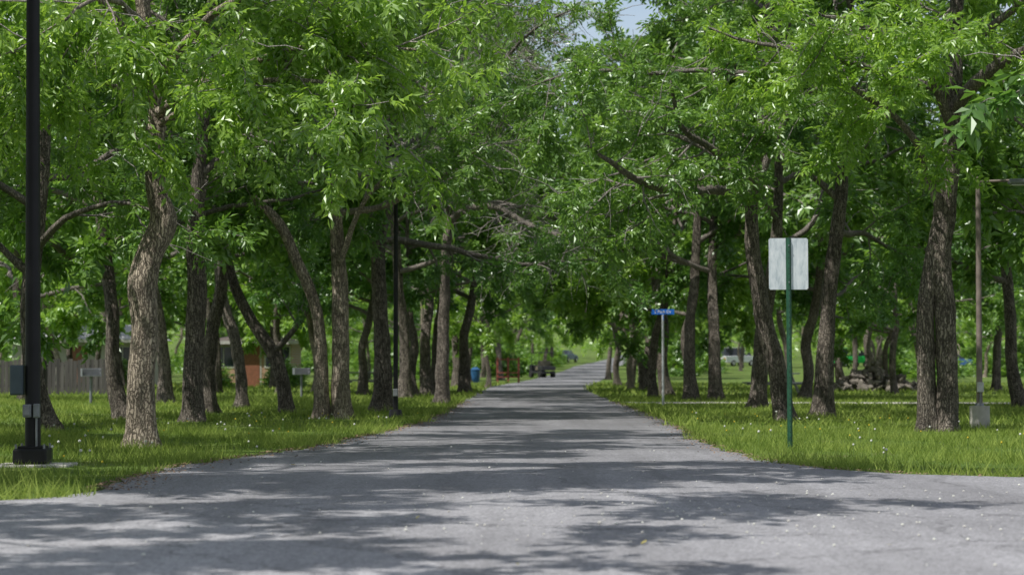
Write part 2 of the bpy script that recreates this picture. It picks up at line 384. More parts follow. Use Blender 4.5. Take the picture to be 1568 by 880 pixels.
def shrub_mesh(seed):
    rg=np.random.default_rng(seed); n=600
    D=norm(rg.normal(0,1,(n,3))); D[:,2]=np.abs(D[:,2])
    bump=1+0.3*np.sin(D[:,0:1]*5+seed)*np.cos(D[:,1:2]*4)
    O=D*bump*(0.5+0.5*rg.random((n,1))**0.5)*np.array([1.3,1.1,1.3])
    V,T=sprays(rg,O,D,1.3,TPL5,0.2)
    Tt=Tree(seed)
    for i in range(9):
        a=rg.random()*6.28; P=Tt.path((0,0,-0.05),(math.cos(a)*0.5,math.sin(a)*0.5,1),1.3,0.25,0.1,0); Tt.tube(P,np.linspace(0.02,0.006,len(P)),4,0.4)
    bF=np.concatenate(Tt.F); LF=np.arange(len(V)).reshape(-1,4)+Tt.nv
    return quadmesh('shrub_shape',np.concatenate(Tt.V+[V]),np.concatenate([bF,LF]),[BARK_D,LEAF_B],np.concatenate([np.zeros(len(bF)),np.ones(len(LF))]),np.concatenate(Tt.T+[T]))
shm=[shrub_mesh(1),shrub_mesh(2)]
for i in range(110):
    Y=rng.uniform(150,275); X=rng.uniform(-0.25*Y,0.25*Y)
    if i%3==0: X=rc(Y)+rng.choice([-1,1])*rng.uniform(5,14)
    if abs(X-rc(Y))<4.6 : continue
    if 100<Y<260 and 0.085*Y<X<0.165*Y: continue
    addobj('shrub',shm[i%2],(X,Y,float(terr(Y))),(0,0,rng.random()*6),(1.5,1.5,1.0+0.9*rng.random()))
for X,Y in [(-18.5,106),(-23,105),(-14.2,107),(-10.8,108)]:
    addobj('shrub',shm[0],(X,Y,0),(0,0,X),(1.0,0.9,0.8))

# ---------------------------------------------------------------- ground, road
Ledge=[(0,768),(60,765),(120,762),(150,752),(200,735),(260,718),(330,706),(400,697),(480,685),(560,668),(620,655),(650,645),(680,632),(710,615),(735,600),(752,592)]
Redge=[(1568,732),(1400,728),(1260,718),(1200,711),(1150,702),(1100,687),(1070,675),(1045,660),(1025,648),(1000,638),(975,628),(940,615),(907,601),(895,594)]
Lp=[gp(*p) for p in Ledge]; Rp=[gp(*p) for p in Redge]
LY=[-60,16.2,16.6]+[p[1] for p in Lp][0:]; LX=[-150,-150,-30]+[p[0] for p in Lp]
RY=[-60,18.6,19.9]+[p[1] for p in Rp]; RX=[150,150,12]+[p[0] for p in Rp]
for y in (125,145,170,210,250,300,350,450,600):
    LY.append(y); LX.append(float(rc(y))-2.35); RY.append(y); RX.append(float(rc(y))+2.35)
def xl(y): return np.interp(y,LY,LX)
def xr(y): return np.interp(y,RY,RX)
rows=np.unique(np.concatenate([np.array([-300,-60.]),np.array(LY),np.array(RY),np.arange(16,60,0.35),np.arange(60,130,2),np.arange(130,360,5),[400,500,600,1500,3000]]))

def gm():
    m,nt,out=newmat('grass_ground')
    tc=N(nt,'ShaderNodeTexCoord')
    n1=noise(nt,tc.outputs['Object'],0.35,6,0.6); n2=noise(nt,tc.outputs['Object'],9,6,0.7)
    r1=ramp(nt,[(0.3,(0.07,0.12,0.025)),(0.55,(0.12,0.18,0.04)),(0.75,(0.20,0.23,0.07))]); nt.links.new(n1.outputs['Fac'],r1.inputs[0])
    r2=ramp(nt,[(0.3,0.45),(0.7,1.35)]); nt.links.new(n2.outputs['Fac'],r2.inputs[0])
    c=mixc(nt,1.0,r1.outputs[0],r2.outputs[0],'MULTIPLY')
    n3=noise(nt,tc.outputs['Object'],0.8,5,0.7); r3=ramp(nt,[(0.56,0.0),(0.70,0.7)]); nt.links.new(n3.outputs['Fac'],r3.inputs[0])
    c=mixc(nt,r3.outputs[0],c,(0.17,0.135,0.08))
    b=N(nt,'ShaderNodeBsdfPrincipled'); b.inputs['Roughness'].default_value=0.95; b.inputs['Specular IOR Level'].default_value=0.1
    bp=N(nt,'ShaderNodeBump'); bp.inputs['Strength'].default_value=0.8; bp.inputs['Distance'].default_value=0.05
    nt.links.new(n2.outputs['Fac'],bp.inputs['Height']); nt.links.new(bp.outputs[0],b.inputs['Normal'])
    nt.links.new(c,b.inputs['Base Color']); nt.links.new(b.outputs[0],out.inputs[0]); return m
GROUND=gm()
def asphalt(name,a,b_,crack=True,tone=(1.0,0.985,1.03)):
    m,nt,out=newmat(name)
    tc=N(nt,'ShaderNodeTexCoord'); o=tc.outputs['Object']
    big=noise(nt,o,0.45,6,0.6,0.3); fine=noise(nt,o,110,3,0.6)
    sp=N(nt,'ShaderNodeTexVoronoi'); sp.inputs['Scale'].default_value=50; nt.links.new(o,sp.inputs['Vector'])
    r=ramp(nt,[(0.3,tuple(a*t for t in tone)),(0.7,tuple(b_*t for t in tone))]); nt.links.new(big.outputs['Fac'],r.inputs[0])
    rf=ramp(nt,[(0.3,0.55),(0.7,1.45)]); nt.links.new(fine.outputs['Fac'],rf.inputs[0])
    c=mixc(nt,1.0,r.outputs[0],rf.outputs[0],'MULTIPLY')
    rs=ramp(nt,[(0.0,0.5),(0.5,1.1),(1.0,1.4)]); nt.links.new(sp.outputs['Color'],rs.inputs[0])
    c=mixc(nt,0.85,c,rs.outputs[0],'MULTIPLY')
    mp=N(nt,'ShaderNodeMapping'); mp.inputs['Scale'].default_value=(1.6,0.06,1); nt.links.new(o,mp.inputs[0])
    st=noise(nt,mp.outputs[0],1.3,4,0.6); rst=ramp(nt,[(0.35,0.82),(0.65,1.1)]); nt.links.new(st.outputs['Fac'],rst.inputs[0])
    c=mixc(nt,1.0,c,rst.outputs[0],'MULTIPLY')
    # repaired patches
    vp=N(nt,'ShaderNodeTexVoronoi'); vp.inputs['Scale'].default_value=0.22; nt.links.new(o,vp.inputs['Vector'])
    rp=ramp(nt,[(0.0,0.88),(1.0,1.08)]); nt.links.new(vp.outputs['Color'],rp.inputs[0]); c=mixc(nt,1.0,c,rp.outputs[0],'MULTIPLY')
    # lighter at the near junction, darker further along the lane, blended with noise
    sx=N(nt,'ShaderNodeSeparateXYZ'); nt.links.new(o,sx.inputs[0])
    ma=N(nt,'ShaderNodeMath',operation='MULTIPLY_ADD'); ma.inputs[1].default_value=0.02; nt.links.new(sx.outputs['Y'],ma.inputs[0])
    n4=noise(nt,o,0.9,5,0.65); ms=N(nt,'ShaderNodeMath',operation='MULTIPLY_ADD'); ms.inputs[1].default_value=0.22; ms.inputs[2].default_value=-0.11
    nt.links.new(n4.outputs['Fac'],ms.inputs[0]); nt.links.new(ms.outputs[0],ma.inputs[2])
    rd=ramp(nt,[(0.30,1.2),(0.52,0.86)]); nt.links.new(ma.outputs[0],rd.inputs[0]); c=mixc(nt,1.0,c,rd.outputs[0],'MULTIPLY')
    if crack:
        wn=noise(nt,o,1.5,5,0.7); wv=mixc(nt,0.9,o,wn.outputs['Color'],'ADD')
        v=N(nt,'ShaderNodeTexVoronoi',feature='DISTANCE_TO_EDGE'); v.inputs['Scale'].default_value=0.28; nt.links.new(wv,v.inputs['Vector'])
        rv=ramp(nt,[(0.0,0.3),(0.007,1.0)]); nt.links.new(v.outputs['Distance'],rv.inputs[0])
        c=mixc(nt,0.75,c,rv.outputs[0],'MULTIPLY')
    b=N(nt,'ShaderNodeBsdfPrincipled'); b.inputs['Roughness'].default_value=0.88; b.inputs['Specular IOR Level'].default_value=0.3
    bp=N(nt,'ShaderNodeBump'); bp.inputs['Strength'].default_value=0.6; bp.inputs['Distance'].default_value=0.008
    nt.links.new(sp.outputs['Distance'],bp.inputs['Height']); nt.links.new(bp.outputs[0],b.inputs['Normal'])
    nt.links.new(c,b.inputs['Base Color']); nt.links.new(b.outputs[0],out.inputs[0]); return m
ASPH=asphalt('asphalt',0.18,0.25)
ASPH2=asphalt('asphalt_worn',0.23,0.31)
CONC=pmat('concrete',(0.44,0.42,0.37),0.9,0,0.22,5,0.4)

gx=np.array([-1500,-300,-150,-80,-40,-20,-10,-5,0,5,10,20,40,80,150,300,1500.])
V=[(x,y,float(terr(y))) for y in rows for x in gx]
nx=len(gx)
F=[(j*nx+i,j*nx+i+1,(j+1)*nx+i+1,(j+1)*nx+i) for j in range(len(rows)-1) for i in range(nx-1)]
addobj('grass_ground',quadmesh('grass_ground',V,F,[GROUND]))
rr=[y for y in rows if -60<=y<=600]
V=[];cols=9
rgE=np.random.default_rng(8)
for y in rr:
    l=float(xl(y)); r_=float(xr(y))
    if 17<y<200: l+=rgE.normal(0,0.05); r_+=rgE.normal(0,0.05)
    for i in range(cols): V.append((l+(r_-l)*i/(cols-1),y,float(terr(y))+0.015))
F=[(j*cols+i,j*cols+i+1,(j+1)*cols+i+1,(j+1)*cols+i) for j in range(len(rr)-1) for i in range(cols-1)]
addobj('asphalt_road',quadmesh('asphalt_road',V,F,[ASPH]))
poly=[gp(*p) for p in [(110,769),(180,777),(250,786),(310,798),(370,806),(430,818),(470,835),(540,846),(600,852),(650,862),(700,880)]]
rgp=np.random.default_rng(4)
py_=np.arange(poly[-1][1],poly[0][1],0.06)
px_=np.interp(py_,[p[1] for p in poly][::-1],[p[0] for p in poly][::-1])+rgp.normal(0,0.02,len(py_))+0.05*np.sin(py_*9)
V=[(1.5,4.0,0.0195),(-60,4.0,0.0195)]
for x,y in zip(px_,py_): V+=[(x,y,0.0195),(-60,y,0.0195)]
F=[(2*i,2*i+2,2*i+3,2*i+1) for i in range(len(py_))]
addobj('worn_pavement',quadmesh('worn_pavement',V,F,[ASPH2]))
X0,Y0=gp(985,617)
V=[(X0-0.3,Y0-1.0,0.02),(14,Y0-2.2,0.02),(14,Y0+0.2,0.02),(X0-0.5,Y0+1.5,0.02)]
addobj('concrete_path',quadmesh('concrete_path',V,[(0,1,2,3)],[CONC]))

# ---------------------------------------------------------------- grass blades (one object)
rg=np.random.default_rng(21)
def grass(n,y0,y1,pw,hmin,hmax,w):
    Y=y0+(y1-y0)*rg.random(n)**pw; half=0.24*Y+2.5
    X=rg.uniform(-1,1,n)*half
    nz=np.sin(X*2.1+Y*0.9)+np.sin(X*0.7-Y*1.7+1.3)+np.sin(X*4.3+2.0+Y*3.1)*0.6
    keep=(X<xl(Y)+0.10*np.sin(Y*3.3)+0.06*nz)|(X>xr(Y)-0.10*np.sin(Y*2.7)-0.06*nz)
    keep&=~((X>2.8)&(np.abs(Y-Y0+0.7)<0.9+0.02*X)&(Y>54))
    keep&=(rg.random(n)<np.clip(0.75+0.35*nz,0.12,1))
    X=X[keep];Y=Y[keep];nz=nz[keep];n=len(X)
    edge=np.minimum(np.abs(X-xl(Y)),np.abs(X-xr(Y)))
    h=(hmin+(hmax-hmin)*rg.random(n)**1.6)*(1+0.25*nz)*(1+0.5*np.exp(-edge/0.25))
    a=rg.random(n)*6.28; ww=w*(0.6+0.8*rg.random(n))
    B=np.stack([X,Y,terr(Y)-0.005],-1); s=np.stack([np.cos(a),np.sin(a),0*a],-1)*ww[:,None]*0.5
    ln=np.stack([rg.normal(0,0.55,n),rg.normal(0,0.55,n),np.ones(n)],-1)*h[:,None]
    V=np.stack([B-s,B+s,B+ln+s*0.15,B+ln-s*0.15],1).reshape(-1,3)
    t=np.repeat(np.clip(0.42+0.18*nz+rg.normal(0,0.24,n),0,1),4)
    return V,t
parts=[grass(160000,16,36,0.9,0.03,0.12,0.011),grass(130000,36,75,0.85,0.04,0.12,0.026),grass(35000,75,130,0.9,0.05,0.14,0.07)]
V=np.concatenate([p[0] for p in parts]);T=np.concatenate([p[1] for p in parts])
addobj('grass',quadmesh('grass',V,np.arange(len(V)).reshape(-1,4),[GRASS],None,T))

WHITE=pmat('dandelion_fluff',(0.55,0.55,0.5),0.9); STEM=pmat('dandelion_stem',(0.12,0.2,0.05),0.7); YEL=pmat('dandelion_yellow',(0.6,0.45,0.03),0.8)
bm=bmesh.new()
def ico(bm,c,r,mi,sub=1,sc=(1,1,1)):
    M=Matrix.Translation(c)@Matrix.Diagonal((*[r*s for s in sc],1))
    res=bmesh.ops.create_icosphere(bm,subdivisions=sub,radius=1,matrix=M)
    for v in res['verts']:
        for f in v.link_faces: f.material_index=mi
for i in range(150):
    Y=21+rg.random()*22
    if rg.random()<0.5: X=xr(Y)+0.3+rg.random()**0.9*4
    else: X=xl(Y)-rg.random()*5
    h=0.09+0.12*rg.random(); yel=rg.random()<0.4
    ico(bm,(X,Y,h),0.012 if yel else 0.012+0.007*rg.random(),2 if yel else 0,1)
    res=bmesh.ops.create_cone(bm,segments=3,radius1=0.003,radius2=0.003,depth=h,matrix=Matrix.Translation((X,Y,h/2)))
    for v in res['verts']:
        for f in v.link_faces: f.material_index=1
me=bpy.data.meshes.new('dandelions'); bm.to_mesh(me); bm.free()
for m in (WHITE,STEM,YEL): me.materials.append(m)
addobj('dandelions',me)

PEB=pmat('pebble',(0.55,0.53,0.48),0.9); PET=pmat('petal',(0.7,0.7,0.62),0.8); YL=pmat('fallen_leaf_yellow',(0.6,0.5,0.08),0.7); BR=pmat('leaf_litter_brown',(0.20,0.13,0.08),0.9)
bm=bmesh.new()
for i in range(900):
    if i<500: X=rg.normal(1.7,2.0);Y=rg.uniform(12.5,18)
    else: X=rg.uniform(-5,6);Y=rg.uniform(11,30)
    if not(xl(Y)<X<xr(Y)): continue
    r=0.003+0.010*rg.random()**3
    ico(bm,(X,Y,0.02+r*0.4),r,0 if rg.random()<0.5 else 1,1,(1,0.8+0.5*rg.random(),0.6))
ico(bm,(gp(918,806)[0],gp(918,806)[1],0.03),0.016,0,1,(1.1,.8,.7))
me=bpy.data.meshes.new('gravel_debris'); bm.to_mesh(me); bm.free()
for m in (PEB,PET): me.materials.append(m)
addobj('gravel_debris',me)
def flakes(name,pts,size,mat,seed):
    rg=np.random.default_rng(seed); n=len(pts); O=np.array(pts)
    a=rg.random(n)*6.28; s=size*(0.6+0.8*rg.random(n))
    u=np.stack([np.cos(a),np.sin(a),rg.normal(0,0.25,n)],-1)*s[:,None]; v=np.stack([-np.sin(a),np.cos(a),rg.normal(0,0.25,n)],-1)*s[:,None]*0.5
    V=np.stack([O-u,O+v,O+u,O-v],1).reshape(-1,3)
    addobj(name,quadmesh(name,V,np.arange(4*n).reshape(-1,4),[mat]))
pts=[]
for i in range(9000):
    Y=18+rg.random()**1.3*45
    e=xl(Y)+abs(rg.normal(0,0.22))-0.12 if rg.random()<0.6 else xr(Y)-abs(rg.normal(0,0.2))+0.12
    pts.append((float(e),float(Y),0.028))
flakes('leaf_litter',pts,0.016,BR,1)
pts=[(*gp(793,872),0.035),(*gp(1010,833),0.03),(*gp(183,801),0.03),(*gp(450,715),0.03),(*gp(1360,840),0.03),(*gp(640,797),0.03),(*gp(985,836),0.03)]
flakes('fallen_leaves',pts,0.03,YL,2)

# ---------------------------------------------------------------- object helpers
def bmobj(name,bm,mats,parent=None,loc=(0,0,0),rot=(0,0,0),smooth=False,bevel=0):
    me=bpy.data.meshes.new(name); bm.to_mesh(me); bm.free()
    for m in mats: me.materials.append(m)
    o=addobj(name,me,loc,rot,(1,1,1),parent)
    if bevel>0:
        b=o.modifiers.new('bevel','BEVEL'); b.width=bevel; b.segments=2; b.limit_method='ANGLE'
    return o
def box(name,c,s,mat,parent,bevel=0.004,rot=(0,0,0)):
    bm=bmesh.new(); bmesh.ops.create_cube(bm,size=1,matrix=Matrix.Diagonal((s[0],s[1],s[2],1)))
    return bmobj(name,bm,[mat],parent,c,rot,False,bevel)
def cyl(name,c,r1,r2,h,mat,parent,seg=20,rot=(0,0,0),bevel=0):
    bm=bmesh.new(); bmesh.ops.create_cone(bm,cap_ends=True,segments=seg,radius1=r1,radius2=r2,depth=h)
    for f in bm.faces: f.smooth=len(f.verts)==4
    for e in bm.edges:
        if any(len(f.verts)!=4 for f in e.link_faces): e.smooth=False
    return bmobj(name,bm,[mat],parent,c,rot,False,0)
BLACK=pmat('black_paint',(0.010,0.010,0.011),0.5,0,0.3,3,0,0.3)
GREY=pmat('grey_metal',(0.20,0.21,0.22),0.5,0.3,0.2,8)
BLUEGREY=pmat('grey_box_paint',(0.06,0.085,0.10),0.5,0,0.2,6)
GREEN=pmat('green_post_paint',(0.018,0.085,0.045),0.5,0,0.35,12)
GLASS=pmat('lamp_glass',(0.55,0.55,0.5),0.2,0,0.05)
RUST=pmat('weathered_pole',(0.20,0.16,0.14),0.7,0.1,0.3,6)

X,d=gp(52,713)
L=empty('street_lamp',(X,d,0),0,(rad(0.2),rad(-0.35),0))
box('concrete_pad',(0.02,0,0.0),(0.75,0.6,0.05),CONC,L,0.01)
box('base_cover',(0,0,0.105),(0.34,0.34,0.15),BLACK,L,0.02)
box('base_plate',(0,0,0.19),(0.26,0.26,0.03),BLACK,L,0.01)
cyl('pole',(0,0,3.7),0.078,0.06,7.1,BLACK,L,28)
for i,(a,b) in enumerate([(-.14,-.14),(.14,-.14),(-.14,.14),(.14,.14)]): cyl('anchor_bolt_%d'%(i+1),(a,b,0.2),0.012,0.012,0.05,GREY,L,8)
box('outlet_box',(-0.035,-0.10,0.555),(0.085,0.07,0.13),GREY,L,0.012)
box('outlet_cover',(-0.035,-0.14,0.555),(0.06,0.015,0.09),GREY,L,0.006)
box('junction_box',(0.055,-0.085,0.555),(0.06,0.08,0.14),GREY,L,0.012)
cyl('conduit',(0.055,-0.095,0.33),0.011,0.011,0.32,GREY,L,10)
box('control_box',(-0.15,0.0,0.86),(0.13,0.16,0.30),BLUEGREY,L,0.012)
box('control_box_door',(-0.15,-0.086,0.86),(0.11,0.012,0.27),BLUEGREY,L,0.004)
box('arm',(0.35,0,7.2),(0.7,0.06,0.06),BLACK,L,0.01)
box('lamp_head',(0.9,0,7.2),(0.55,0.32,0.12),BLACK,L,0.03)
box('lamp_lens',(0.9,0,7.13),(0.45,0.25,0.02),GLASS,L,0.005)
X,d=gp(606,641)
L=empty('street_lamp',(X,d,0))
cyl('base_cover',(0,0,0.09),0.14,0.11,0.18,BLACK,L,8)
cyl('pole',(0,0,2.3),0.048,0.038,4.3,BLACK,L,20)
cyl('neck',(0,0,4.5),0.07,0.09,0.15,BLACK,L,16)
cyl('globe',(0,0,4.75),0.13,0.17,0.36,GLASS,L,16)
cyl('cap',(0,0,5.02),0.21,0.05,0.18,BLACK,L,16)
box('outlet_box',(0,-0.08,0.5),(0.09,0.06,0.14),GREY,L,0.01)
X,d=gp(1499,655)
L=empty('street_lamp',(X,d,0))
cyl('concrete_base',(0,0,0.16),0.165,0.16,0.40,CONC,L,28)
cyl('pole',(0,0,2.2),0.05,0.038,3.7,RUST,L,18)
cyl('collar',(0,0,0.38),0.075,0.065,0.05,GREY,L,16)
box('outlet_box',(0.0,-0.075,0.66),(0.10,0.07,0.16),pmat('light_box',(0.5,0.5,0.48),0.6),L,0.01)
cyl('conduit',(0.0,-0.065,0.47),0.014,0.014,0.22,GREY,L,10)
cyl('arm',(0.28,0,3.98),0.022,0.022,0.6,RUST,L,12,(0,rad(88),0))
box('lamp_head',(0.66,0,3.97),(0.34,0.18,0.09),GREY,L,0.03)
box('lamp_lens',(0.66,0,3.915),(0.26,0.13,0.02),GLASS,L,0.004)

def signback():
    m,nt,out=newmat('sign_back_weathered')
    tc=N(nt,'ShaderNodeTexCoord'); mp=N(nt,'ShaderNodeMapping'); mp.inputs['Scale'].default_value=(1,1,0.3); nt.links.new(tc.outputs['Object'],mp.inputs[0])
    n=noise(nt,mp.outputs[0],14,6,0.7,0.5)
    r=ramp(nt,[(0.32,(0.32,0.38,0.41)),(0.5,(0.54,0.59,0.61)),(0.7,(0.68,0.71,0.72))]); nt.links.new(n.outputs['Fac'],r.inputs[0])
    b=N(nt,'ShaderNodeBsdfPrincipled'); b.inputs['Roughness'].default_value=0.6
    nt.links.new(r.outputs[0],b.inputs['Base Color']); nt.links.new(b.outputs[0],out.inputs[0]); return m
SB=signback()
X,d=gp(1209,688)
S=empty('traffic_sign',(X,d,0),0,(0,rad(-0.25),0))
def uchan(name,h,mat,parent,w=0.062,dp=0.03,t=0.004):
    prof=[(-w/2,0),(-w/2+0.014,0),(-w/2+0.02,-dp),(w/2-0.02,-dp),(w/2-0.014,0),(w/2,0),(w/2,t),(w/2-0.016,t),(w/2-0.022,-dp+t),(-w/2+0.022,-dp+t),(-w/2+0.016,t),(-w/2,t)]
    bm=bmesh.new(); a=[bm.verts.new((x,y,-0.2)) for x,y in prof]; b=[bm.verts.new((x,y,h)) for x,y in prof]
    n=len(prof)
    for i in range(n): bm.faces.new((a[i],a[(i+1)%n],b[(i+1)%n],b[i]))
    bm.faces.new(b); bm.faces.new(a[::-1]); bmesh.ops.recalc_face_normals(bm,faces=bm.faces)
    return bmobj(name,bm,[mat],parent)
uchan('post',2.53,GREEN,S)
DK=pmat('post_hole',(0.01,0.012,0.01),0.9)
bm=bmesh.new()
for i in range(36): bmesh.ops.create_cone(bm,cap_ends=True,segments=8,radius1=0.0055,radius2=0.0055,depth=0.003,matrix=Matrix.Translation((0,-0.0315,0.15+i*0.065))@Matrix.Rotation(PI/2,4,'X'))
bmobj('post_holes',bm,[DK],S)
bm=bmesh.new(); bmesh.ops.create_cube(bm,size=1,matrix=Matrix.Diagonal((0.47,0.004,0.615,1)))
vert=[e for e in bm.edges if abs(e.verts[0].co.y-e.verts[1].co.y)>0.001]
bmesh.ops.bevel(bm,geom=vert,offset=0.012,segments=3,affect='EDGES')
bmobj('sign_panel',bm,[SB],S,(0,0.008,2.22))
for i,z in enumerate((2.0,2.44)): cyl('bolt_%d'%(i+1),(0,-0.036,z),0.009,0.009,0.012,GREY,S,8,(PI/2,0,0))

BLUE=pmat('blue_sign',(0.015,0.14,0.58),0.4,0,0.1); WP=pmat('white_paint',(0.8,0.8,0.8),0.5,0,0.05); CREAM=pmat('cream_trim',(0.5,0.48,0.44),0.6)
GALV=pmat('galvanised_steel',(0.42,0.44,0.44),0.5,0.2,0.2,10)
X,d=gp(1015,622)
S=empty('street_name_sign',(X,d,0))
cyl('post',(0,0,1.1),0.03,0.03,2.3,GALV,S,14)
box('bracket',(0,0,2.24),(0.05,0.05,0.05),GALV,S,0.005)
box('blade_1',(0,0,2.335),(0.56,0.006,0.13),BLUE,S,0.0)
box('blade_2',(0,0,2.19),(0.006,0.56,0.12),BLUE,S,0.0)
def text(name,s,size,loc,rot,mat,parent):
    cu=bpy.data.curves.new(name,'FONT'); cu.body=s; cu.size=size; cu.align_x='CENTER'; cu.align_y='CENTER'; cu.extrude=0.0005
    cu.materials.append(mat); return addobj(name,cu,loc,rot,(1,1,1),parent)
text('blade_text_1','S Park Dr',0.105,(0,-0.0045,2.335),(PI/2,0,0),WP,S)
text('blade_text_2','E 7 ST',0.1,(-0.0045,0,2.19),(PI/2,0,-PI/2),WP,S)

def woodmat():
    m,nt,out=newmat('weathered_wood'); tc=N(nt,'ShaderNodeTexCoord'); o=tc.outputs['Object']
    mp=N(nt,'ShaderNodeMapping'); mp.inputs['Scale'].default_value=(7,1,0.4); nt.links.new(o,mp.inputs[0])
    n=noise(nt,mp.outputs[0],1.0,4,0.6); r=ramp(nt,[(0.3,(0.035,0.032,0.030)),(0.7,(0.12,0.11,0.10))]); nt.links.new(n.outputs['Fac'],r.inputs[0])
    b=N(nt,'ShaderNodeBsdfPrincipled'); b.inputs['Roughness'].default_value=0.9; nt.links.new(r.outputs[0],b.inputs['Base Color']); nt.links.new(b.outputs[0],out.inputs[0]); return m
WOOD=woodmat()
fe=empty('wooden_fence',(-29,80,0))
bm=bmesh.new(); x=0; rf=np.random.default_rng(2)
while x<15.2:
    h=1.22+0.04*rf.standard_normal()
    bmesh.ops.create_cube(bm,size=1,matrix=Matrix.Translation((x,rf.normal(0,0.006),h/2))@Matrix.Diagonal((0.135,0.02,h,1))); x+=0.15
bmobj('boards',bm,[WOOD],fe)
for i,z in enumerate((0.3,1.0)): box('rail_%d'%(i+1),(7.6,0.04,z),(15.2,0.04,0.09),WOOD,fe,0)
for i in range(7): box('fence_post_%d'%(i+1),(i*2.5,-0.06,0.65),(0.1,0.1,1.4),WOOD,fe,0)

def house(name,X,Y,W,D,H,RH,wall,roofc,rz=0):
    e=empty(name,(X,Y,float(terr(Y))),rz)
    box('walls',(0,0,H/2),(W,D,H),wall,e,0)
    bm=bmesh.new(); o=0.4
    pr=[(-W/2-o,-D/2-o,H),(W/2+o,-D/2-o,H),(W/2+o,D/2+o,H),(-W/2-o,D/2+o,H),(-W/2+1.2,0,H+RH),(W/2-1.2,0,H+RH)]
    v=[bm.verts.new(p) for p in pr]
    for f in ((0,1,5,4),(1,2,5),(2,3,4,5),(3,0,4),(3,2,1,0)): bm.faces.new([v[i] for i in f])
    bmobj('roof',bm,[roofc],e,(0,0,0.01))
    box('fascia',(0,-D/2-o-0.01,H-0.06),(W+2*o,0.03,0.16),CREAM,e,0)
    DG=pmat('window_glass',(0.03,0.04,0.05),0.08)
    for i,fx in enumerate((-0.33,0.0,0.33)):
        if i==1:
            box('door',(fx*W,-D/2-0.02,1.0),(0.9,0.04,2.0),pmat('door_paint',(0.25,0.1,0.06),0.5),e,0)
            box('door_frame',(fx*W,-D/2-0.01,1.03),(1.06,0.03,2.1),CREAM,e,0)
        else:
            box('window_frame_%d'%i,(fx*W,-D/2-0.012,1.45),(1.3,0.03,1.1),CREAM,e,0)
            box('window_%d'%i,(fx*W,-D/2-0.03,1.45),(1.14,0.02,0.94),DG,e,0)
            box('window_bar_%d'%i,(fx*W,-D/2-0.045,1.45),(0.04,0.012,0.94),CREAM,e,0)
    return e
def brick():
    m,nt,out=newmat('brick_wall'); tc=N(nt,'ShaderNodeTexCoord')
    mp=N(nt,'ShaderNodeMapping'); mp.inputs['Rotation'].default_value=(PI/2,0,0); nt.links.new(tc.outputs['Object'],mp.inputs[0])
    bt=N(nt,'ShaderNodeTexBrick'); bt.inputs['Color1'].default_value=(0.40,0.22,0.13,1); bt.inputs['Color2'].default_value=(0.46,0.28,0.17,1); bt.inputs['Mortar'].default_value=(0.36,0.32,0.27,1)
    bt.inputs['Scale'].default_value=4; nt.links.new(mp.outputs[0],bt.inputs['Vector'])
    b=N(nt,'ShaderNodeBsdfPrincipled'); b.inputs['Roughness'].default_value=0.9; nt.links.new(bt.outputs[0],b.inputs['Base Color']); nt.links.new(b.outputs[0],out.inputs[0]); return m
BRICK=brick()
ROOFG=pmat('grey_shingle',(0.32,0.32,0.32),0.9,0,0.2,20,0.3); ROOFB=pmat('brown_shingle',(0.10,0.08,0.07),0.9,0,0.2,20,0.3)
SID=pmat('grey_beige_siding',(0.46,0.44,0.39),0.8,0,0.1)
house('siding_house',-21.5,116,6.6,6,2.3,0.8,SID,ROOFG)
house('brick_house',-12.8,114,4.0,5,2.2,0.4,BRICK,ROOFB)
for X,Y in [(-17,99),(-24,97),(-10.5,100),(-14.5,104),(-20.5,101)]: put(X,Y,k=2)

